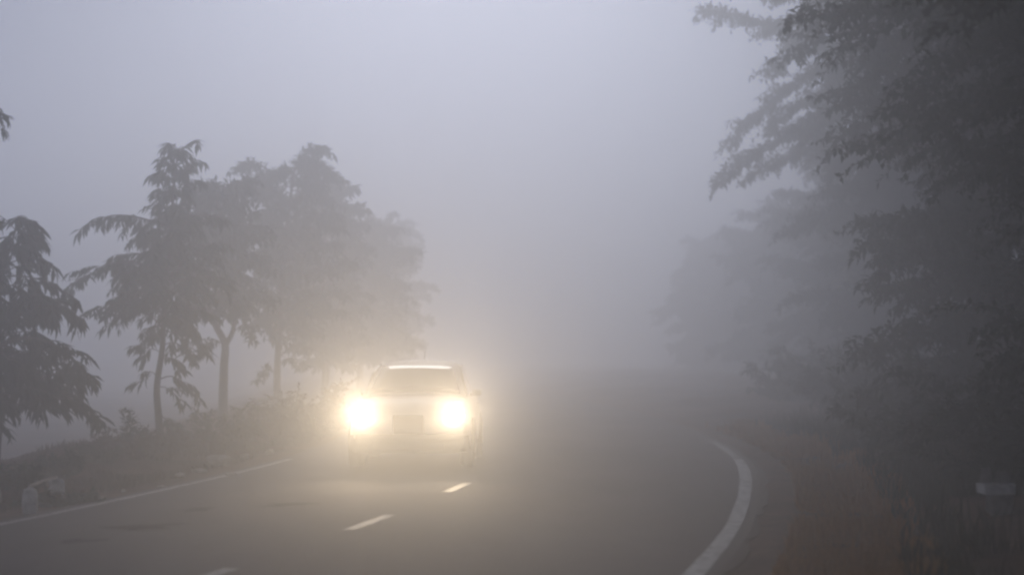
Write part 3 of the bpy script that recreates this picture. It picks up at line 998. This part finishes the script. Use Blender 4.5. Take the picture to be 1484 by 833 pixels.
def box_mesh(name, c, sx, sy, sz, rz=0.0, bev=0.01, jit=0.0, seed=0, taper=1.0):
    bm = bmesh.new()
    bmesh.ops.create_cube(bm, size=1.0)
    R = random.Random(seed)
    for v in bm.verts:
        k = taper if v.co.z > 0 else 1.0
        v.co = Vector((v.co.x * sx * k + R.uniform(-jit, jit), v.co.y * sy * k + R.uniform(-jit, jit), v.co.z * sz + R.uniform(-jit, jit)))
    if bev > 0:
        bmesh.ops.bevel(bm, geom=list(bm.edges), offset=bev, segments=2, affect='EDGES', profile=0.7)
    bmesh.ops.transform(bm, matrix=Matrix.Translation(Vector(c)) @ Matrix.Rotation(rz, 4, 'Z'), verts=bm.verts)
    me = bpy.data.meshes.new(name)
    bm.to_mesh(me); bm.free()
    return me


# broken low parapet: two pale stubs joined by a thin pale rail
Xa, Ya = gpos(46, 745); Xb, Yb = gpos(84, 726)
root = empty("parapet", (Xa, Ya, gz(Xa, Ya)))
tag(root, "low broken roadside parapet of two pale stubs joined by a thin rail", "parapet")
sA = F / Ya
link_mesh("stub", rock_mesh("stub", (Xa, Ya, 0.13), 0.085, 0.08, 0.16, 3, 0.2, 3, 0.05), M['whitewash'], root)
link_mesh("stub", rock_mesh("stub", (Xb, Yb, 0.13), 0.095, 0.08, 0.14, 5, 0.4, 3, 0.06), M['whitewash'], root)
tb = Tubes(); tb.add([(Xa, Ya, 0.285), ((Xa + Xb) / 2, (Ya + Yb) / 2, 0.285), (Xb, Yb, 0.262)], 0.018, 0.018, 8)
link_mesh("rail", tb.mesh("rail"), M['stone'], root)

# marker stone on the right: dark stub with a pale slab and broken bits on top
Yd = 16.0
while Yd < 20 and CAM_H - (742 - HORIZON) / F * Yd > gz((1441 - 742) / F * Yd, Yd):
    Yd += 0.05
X = (1441 - 742) / F * Yd
z = gz(X, Yd)
root = empty("marker_stone", (X, Yd, z))
tag(root, "squat dark concrete marker stone with a pale whitewashed band among grass", "marker stone")
zt = CAM_H - (714 - HORIZON) / F * Yd       # underside of the band
zb = CAM_H - (699 - HORIZON) / F * Yd
wd = 0.30
link_mesh("pillar", box_mesh("pillar", (X + 0.03, Yd, (z - 0.15 + zt) / 2), wd * 0.72, 0.20, (zt - z + 0.15), 0.1, 0.015, 0.006, 2, 0.95), M['concrete_dark'], root)
link_mesh("band", box_mesh("band", (X, Yd, (zt + zb) / 2), wd, 0.24, zb - zt, 0.1, 0.012, 0.006, 4), M['whitewash'], root)
link_mesh("top_block", box_mesh("top_block", (X + 0.06, Yd, zb + 0.055), 0.11, 0.14, 0.11, 0.25, 0.015, 0.01, 6, 0.85), M['concrete_dark'], root)
link_mesh("top_block", box_mesh("top_block", (X - 0.08, Yd + .03, zb + 0.075), 0.12, 0.13, 0.15, -0.2, 0.02, 0.012, 7, 0.7), M['concrete_dark'], root)
MARK = (X, Yd)


# ------------------------------------------------------------------ the car
def car_materials():
    m, nt, b = mat_base("white_car_paint", 0.5, 0.35)
    tc = nt.nodes.new("ShaderNodeTexCoord")
    n = nt.nodes.new("ShaderNodeTexNoise"); n.inputs['Scale'].default_value = 3; n.inputs['Detail'].default_value = 6
    nt.links.new(tc.outputs['Object'], n.inputs['Vector'])
    r = ramp(nt, [(0.35, (0.68, 0.67, 0.64)), (0.6, (0.80, 0.80, 0.78))])
    nt.links.new(n.outputs['Fac'], r.inputs[0]); nt.links.new(r.outputs[0], b.inputs['Base Color'])
    b.inputs['Coat Weight'].default_value = 0.08
    M['paintcar'] = m
    M['glass_dark'] = noise_mat("tinted_glass", [(0.3, (0.018, 0.02, 0.022)), (0.7, (0.03, 0.032, 0.034))], 2, 2, 0.08, spec=0.6)
    M['black'] = noise_mat("black_plastic", [(0.3, (0.018, 0.018, 0.018)), (0.7, (0.035, 0.035, 0.035))], 30, 4, 0.6, 0.15, 120)
    M['rubber'] = noise_mat("tyre_rubber", [(0.3, (0.02, 0.02, 0.02)), (0.7, (0.045, 0.043, 0.04))], 20, 5, 0.9, 0.2, 80)
    m, nt, b = mat_base("alloy", 0.35, 0.5); b.inputs['Metallic'].default_value = 0.8; b.inputs['Base Color'].default_value = (0.5, 0.5, 0.5, 1)
    M['alloy'] = m
    m, nt, b = mat_base("headlamp_lens", 0.2, 0.5)
    b.inputs['Base Color'].default_value = (0.9, 0.88, 0.8, 1)
    b.inputs['Emission Color'].default_value = (1.0, 0.86, 0.55, 1)
    b.inputs['Emission Strength'].default_value = 60.0
    M['lampglow'] = m
    m, nt, b = mat_base("chrome", 0.15, 0.5); b.inputs['Metallic'].default_value = 1.0; b.inputs['Base Color'].default_value = (0.7, 0.7, 0.7, 1)
    M['chrome'] = m
    m, nt, b = mat_base("clear_lens", 0.1, 0.5); b.inputs['Base Color'].default_value = (0.75, 0.76, 0.75, 1)
    M['lenscover'] = m
    m, nt, b = mat_base("tail_lamp", 0.3, 0.5); b.inputs['Base Color'].default_value = (0.25, 0.01, 0.01, 1)
    M['tail'] = m


car_materials()
CAR_Y = 25.0
car = empty("car", (0, 0, 0.0))
tag(car, "white car with both headlights on, driving towards the camera out of the fog", "car")


def car_part(name, me, mat, parent=None):
    o = bpy.data.objects.new(name, me)
    if len(me.materials) == 0: me.materials.append(mat)
    COL.objects.link(o)
    o.parent = parent or car
    return o


def loft(name, secs, smooth=True, cap=True):
    """secs: list of rings (same count) of 3D points"""
    V = []; Fs = []
    n = len(secs[0])
    for s_ in secs: V += s_
    for i in range(len(secs) - 1):
        for k in range(n):
            k2 = (k + 1) % n
            Fs.append((i * n + k, i * n + k2, (i + 1) * n + k2, (i + 1) * n + k))
    if cap:
        Fs.append(tuple(range(n))[::-1]); Fs.append(tuple((len(secs) - 1) * n + k for k in range(n)))
    me = mesh_py(name, V, Fs, smooth)
    bm = bmesh.new(); bm.from_mesh(me)
    bmesh.ops.recalc_face_normals(bm, faces=bm.faces)
    bm.to_mesh(me); bm.free()
    if smooth:
        try: me.shade_auto_smooth = True
        except Exception: pass
    return me


def body_ring(y, w, z0, z1, crown=0.03, tuck=0.06):
    """cross-section of the lower body, from lower right over the bonnet to lower left"""
    pts = []
    half = [(w - tuck, z0), (w - 0.01, z0 + 0.10), (w, z0 + (z1 - z0) * 0.45), (w - 0.02, z0 + (z1 - z0) * 0.75), (w - 0.06, z1 - 0.05), (w - 0.13, z1 - 0.005), (w * 0.5, z1 + crown * 0.7), (0, z1 + crown)]
    for (x, z_) in half: pts.append((x, y, z_))
    for (x, z_) in reversed(half[:-1]): pts.append((-x, y, z_))
    return pts


body_secs = [body_ring(-0.03, 0.60, 0.36, 0.58, 0.0), body_ring(0.02, 0.74, 0.27, 0.67, 0.01), body_ring(0.12, 0.80, 0.23, 0.76, 0.02), body_ring(0.32, 0.835, 0.22, 0.85, 0.03),
             body_ring(0.6, 0.845, 0.22, 0.905, 0.035), body_ring(0.98, 0.85, 0.22, 0.955, 0.03), body_ring(1.25, 0.85, 0.22, 0.975, 0.01), body_ring(2.2, 0.855, 0.22, 0.985, 0.0),
             body_ring(3.0, 0.85, 0.22, 0.995, 0.0), body_ring(3.5, 0.83, 0.24, 0.99, 0.01), body_ring(3.78, 0.79, 0.28, 0.93, 0.01), body_ring(3.86, 0.70, 0.34, 0.80, 0.0)]
body = car_part("body", loft("body", body_secs), M['paintcar'])


def cab_ring(y, wb, wt, zb, zt):
    half = [(wb, zb), (wb - (wb - wt) * 0.42, zb + (zt - zb) * 0.5), (wt + 0.03, zt - 0.07 * min(1, (zt - zb) * 3)), (wt - 0.07, zt - 0.018), (0, zt + 0.018)]
    return [(x, y, z_) for x, z_ in half] + [(-x, y, z_) for x, z_ in reversed(half[:-1])]


# cabin side pillars and roof as one shell
cab = [cab_ring(0.98, 0.74, 0.72, 0.93, 0.98), cab_ring(1.35, 0.75, 0.63, 0.93, 1.225), cab_ring(1.72, 0.76, 0.56, 0.93, 1.425), cab_ring(2.1, 0.77, 0.545, 0.93, 1.475), cab_ring(2.6, 0.77, 0.54, 0.93, 1.475),
       cab_ring(3.05, 0.76, 0.54, 0.93, 1.425), cab_ring(3.35, 0.74, 0.58, 0.93, 1.225), cab_ring(3.62, 0.72, 0.64, 0.93, 0.99)]
cabin = car_part("roof", loft("roof", cab), M['paintcar'])


def panel(name, pts, mat, parent=None, thick=0.008):
    """a slightly proud, solid pane from four or more corner points"""
    pts = [Vector(p) for p in pts]
    n = (pts[1] - pts[0]).cross(pts[2] - pts[1]).normalized()
    c = sum(pts, Vector()) / len(pts)
    V = [p for p in pts] + [p + n * thick for p in pts]
    m = len(pts)
    Fs = [tuple(range(m))[::-1], tuple(range(m, 2 * m))] + [(i, (i + 1) % m, m + (i + 1) % m, m + i) for i in range(m)]
    return car_part(name, mesh_py(name, V, Fs), mat, parent)


# windscreen follows the sloped front of the cabin in five strips of height
def slab_grid(name, fn, nu, nv, mat, off=0.006):
    V = []; Fs = []
    for j in range(nv + 1):
        for i in range(nu + 1):
            V.append(fn(i / nu, j / nv))
    for j in range(nv):
        for i in range(nu):
            a_ = j * (nu + 1) + i
            Fs.append((a_, a_ + 1, a_ + nu + 2, a_ + nu + 1))
    me = mesh_py(name, V, Fs, True)
    bm = bmesh.new(); bm.from_mesh(me)
    bmesh.ops.solidify(bm, geom=bm.faces[:], thickness=off)
    bm.to_mesh(me); bm.free()
    return car_part(name, me, mat)


def ws(u, v):
    y = 1.03 + v * 0.62
    zt = np.interp(y, [0.98, 1.35, 1.72], [0.98, 1.225, 1.425])
    wt = np.interp(y, [0.98, 1.35, 1.72], [0.68, 0.585, 0.50])
    x = (u * 2 - 1) * wt * 0.97
    return (x, y - 0.012, zt + 0.022 - 0.02 * abs(u * 2 - 1) ** 3)


slab_grid("windscreen", ws, 8, 6, M['glass_dark'])


def rw(u, v):
    y = 3.58 - v * 0.48
    zt = np.interp(y, [3.05, 3.35, 3.62], [1.425, 1.225, 0.99])
    wt = np.interp(y, [3.05, 3.35, 3.62], [0.48, 0.53, 0.60])
    x = (u * 2 - 1) * wt * 0.95
    return (x, y + 0.012, zt + 0.022 - 0.02 * abs(u * 2 - 1) ** 3)


slab_grid("rear_window", rw, 6, 5, M['glass_dark'])
for sgn in (-1, 1):
    def side_pt(y, f):
        zt = np.interp(y, [1.35, 1.72, 2.1, 2.6, 3.05, 3.35], [1.225, 1.425, 1.475, 1.475, 1.425, 1.225])
        wb = np.interp(y, [1.35, 1.72, 2.1, 2.6, 3.05, 3.35], [0.75, 0.76, 0.77, 0.77, 0.76, 0.74])
        wt = np.interp(y, [1.35, 1.72, 2.1, 2.6, 3.05, 3.35], [0.68, 0.61, 0.59, 0.585, 0.585, 0.62])
        z_ = 0.99 + (zt - 0.055 - 0.99) * f
        fr = (z_ - 0.93) / (zt - 0.045 - 0.93)
        return Vector((sgn * (wb + (wt - wb) * fr + 0.016), y, z_))
    for (ya, yb) in ((1.42, 2.22), (2.30, 3.22)):
        q = [side_pt(ya + (0.20 if ya < 2 else 0), 1.0 if ya > 2 else 0.96), side_pt(yb if yb < 3 else yb - 0.22, 1.0), side_pt(yb, 0.02), side_pt(ya, 0.02)]
        if sgn < 0: q = q[::-1]
        panel("side_window", q, M['glass_dark'])
    # door handles, mirrors
    car_part("door_handle", box_mesh("door_handle", (sgn * 0.862, 2.08, 0.86), 0.03, 0.16, 0.03, 0, 0.008), M['paintcar'])
    mir = car_part("wing_mirror", box_mesh("wing_mirror", (sgn * 0.87, 1.42, 1.02), 0.13, 0.08, 0.10, 0, 0.03), M['paintcar'])
    tb = Tubes(); tb.add([(sgn * 0.77, 1.44, 0.98), (sgn * 0.84, 1.43, 1.01)], 0.022, 0.018, 8)
    car_part("mirror_arm", tb.mesh("mirror_arm"), M['black'], mir)
    # tail lamp
    car_part("tail_lamp", box_mesh("tail_lamp", (sgn * 0.70, 3.80, 0.78), 0.16, 0.10, 0.22, 0, 0.03), M['tail'])

# front details
gr = car_part("grille", box_mesh("grille", (0, -0.02, 0.615), 0.42, 0.08, 0.25, 0, 0.012), M['black'])
for k in range(3):
    car_part("grille_slat", box_mesh("grille_slat", (0, -0.064, 0.555 + k * 0.06), 0.36, 0.016, 0.012, 0, 0.003), M['rubber'], gr)
car_part("lower_grille", box_mesh("lower_grille", (0, -0.03, 0.36), 1.0, 0.07, 0.13, 0, 0.02), M['black'])
car_part("front_bumper", loft("front_bumper", [[(x, y + 0.0, z_) for (x, y, z_) in r_] for r_ in [
    [(0.82, 0.16, 0.24), (0.83, 0.14, 0.34), (0.82, 0.13, 0.46), (0.72, 0.0, 0.47), (0.72, -0.03, 0.34), (0.72, 0.0, 0.24)],
    [(0.55, 0.10, 0.22), (0.55, 0.10, 0.34), (0.55, 0.10, 0.47), (0.55, -0.06, 0.485), (0.55, -0.085, 0.34), (0.55, -0.05, 0.22)],
    [(-0.55, 0.10, 0.22), (-0.55, 0.10, 0.34), (-0.55, 0.10, 0.47), (-0.55, -0.06, 0.485), (-0.55, -0.085, 0.34), (-0.55, -0.05, 0.22)],
    [(-0.82, 0.16, 0.24), (-0.83, 0.14, 0.34), (-0.82, 0.13, 0.46), (-0.72, 0.0, 0.47), (-0.72, -0.03, 0.34), (-0.72, 0.0, 0.24)]]]), M['black'])
car_part("bumper_inlet", box_mesh("bumper_inlet", (0, -0.08, 0.33), 0.98, 0.03, 0.12, 0, 0.01), M['black'])
car_part("sill_trim", box_mesh("sill_trim", (0, 2.0, 0.2), 1.62, 2.0, 0.07, 0, 0.01), M['black'])
for sgn in (-1, 1):
    wp = box_mesh("wiper", (sgn * 0.25 + 0.05, 1.12, 1.085), 0.42, 0.018, 0.012, sgn * 0.08, 0.003)
    car_part("wiper", wp, M['black'])


def revolve(name, prof, n=28, axis='x', c=(0, 0, 0)):
    V = []; Fs = []
    for (r_, h_) in prof:
        for k in range(n):
            an = 2 * math.pi * k / n
            if axis == 'x': V.append((c[0] + h_, c[1] + r_ * math.cos(an), c[2] + r_ * math.sin(an)))
            else: V.append((c[0] + r_ * math.cos(an), c[1] + h_, c[2] + r_ * math.sin(an)))
    for i in range(len(prof) - 1):
        for k in range(n):
            k2 = (k + 1) % n
            Fs.append((i * n + k, i * n + k2, (i + 1) * n + k2, (i + 1) * n + k))
    Fs.append(tuple(range(n))); Fs.append(tuple((len(prof) - 1) * n + k for k in range(n)))
    me = mesh_py(name, V, Fs, True)
    bm = bmesh.new(); bm.from_mesh(me); bmesh.ops.recalc_face_normals(bm, faces=bm.faces); bm.to_mesh(me); bm.free()
    return me


for sgn in (-1, 1):
    for yw in (0.72, 3.12):
        c = (sgn * 0.76, yw, 0.31)
        arch = car_part("wheel_arch", revolve("wheel_arch", [(0.33, -0.02), (0.37, 0.08), (0.37, 0.098), (0.35, 0.10)] if sgn > 0 else [(0.33, 0.02), (0.37, -0.08), (0.37, -0.098), (0.35, -0.10)], 28, 'x', c), M['black'])
        wheel = bpy.data.objects.new("wheel", None); COL.objects.link(wheel); wheel.parent = car
        car_part("tyre", revolve("tyre", [(0.20, -0.09), (0.285, -0.09), (0.31, -0.06), (0.31, 0.08), (0.295, 0.115 * 1.0), (0.21, 0.118)] if sgn > 0 else [(0.20, 0.09), (0.285, 0.09), (0.31, 0.06), (0.31, -0.08), (0.295, -0.115), (0.21, -0.118)], 28, 'x', c), M['rubber'], wheel)
        car_part("rim", revolve("rim", [(0.205, 0.05), (0.205, 0.121), (0.17, 0.113), (0.06, 0.125), (0.04, 0.13)] if sgn > 0 else [(0.205, -0.05), (0.205, -0.121), (0.17, -0.113), (0.06, -0.125), (0.04, -0.13)], 28, 'x', c), M['alloy'], wheel)

for sgn in (-1, 1):
    hx = sgn * 0.63; hy = 0.055; hz = 0.735
    hl = car_part("headlight", revolve("headlight", [(0.02, 0.10), (0.145, 0.08), (0.15, -0.01), (0.125, -0.03)], 24, 'y', (hx, hy, hz)), M['lenscover'])
    bulb = car_part("reflector", revolve("reflector", [(0.115, -0.032), (0.108, -0.046), (0.06, -0.056), (0.01, -0.058)], 24, 'y', (hx, hy, hz)), M['lampglow'], hl)
    ld = bpy.data.lights.new("headlight_beam", 'SPOT')
    ld.energy = LAMP_W * (1.12 if sgn < 0 else 0.9)
    ld.color = (1.0, 0.775, 0.51)
    ld.spot_size = math.radians(64)
    ld.spot_blend = 1.0
    ld.shadow_soft_size = 0.07
    lo = bpy.data.objects.new("headlight_beam", ld)
    COL.objects.link(lo)
    lo.parent = hl
    lo.location = (hx, hy - 0.14, hz)
    lo.rotation_euler = (math.radians(90 + 9.0), 0, math.radians(180))     # points along the car's -Y, a little down
    fog = None

tb = Tubes(); tb.add([(0.0, 2.9, 1.46), (0.0, 3.1, 1.62)], 0.006, 0.003, 6)
car_part("aerial", tb.mesh("aerial"), M['black'])

hd = math.atan(0.025)
car.rotation_euler = (0, 0, -hd)
car.location = ((592.5 - 742) / F * CAR_Y, CAR_Y, 0.021)

# ------------------------------------------------------------------ haze
zlow = float(GZ.min()) - 1.0
ztop = 15.5
x0, x1, y0_, y1_ = -270, 270, -50, 430
V = [(x0, y0_, zlow), (x1, y0_, zlow), (x1, y1_, zlow), (x0, y1_, zlow), (x0, y0_, ztop), (x1, y0_, ztop), (x1, y1_, ztop), (x0, y1_, ztop)]
Fs = [(3, 2, 1, 0), (4, 5, 6, 7), (0, 1, 5, 4), (1, 2, 6, 5), (2, 3, 7, 6), (3, 0, 4, 7)]
hz_ = link_mesh("haze", mesh_py("haze", V, Fs), None)
m = bpy.data.materials.new("fog")
m.use_nodes = True
nt = m.node_tree
for n in list(nt.nodes): nt.nodes.remove(n)
out = nt.nodes.new("ShaderNodeOutputMaterial")
pv = nt.nodes.new("ShaderNodeVolumePrincipled")
pv.inputs['Color'].default_value = (0.952, 0.965, 1.0, 1)
pv.inputs['Density'].default_value = HAZE_DENSITY
pv.inputs['Anisotropy'].default_value = HAZE_G
nt.links.new(pv.outputs[0], out.inputs['Volume'])
hz_.data.materials.append(m)
tag(hz_, "thick grey morning fog over the road and the trees", "fog", None, 'stuff')

tris = sum(len(p.vertices) - 2 for o in SC.objects if o.type == 'MESH' for p in [] )
print("LEAVES", sum(n for _, n in TREES))
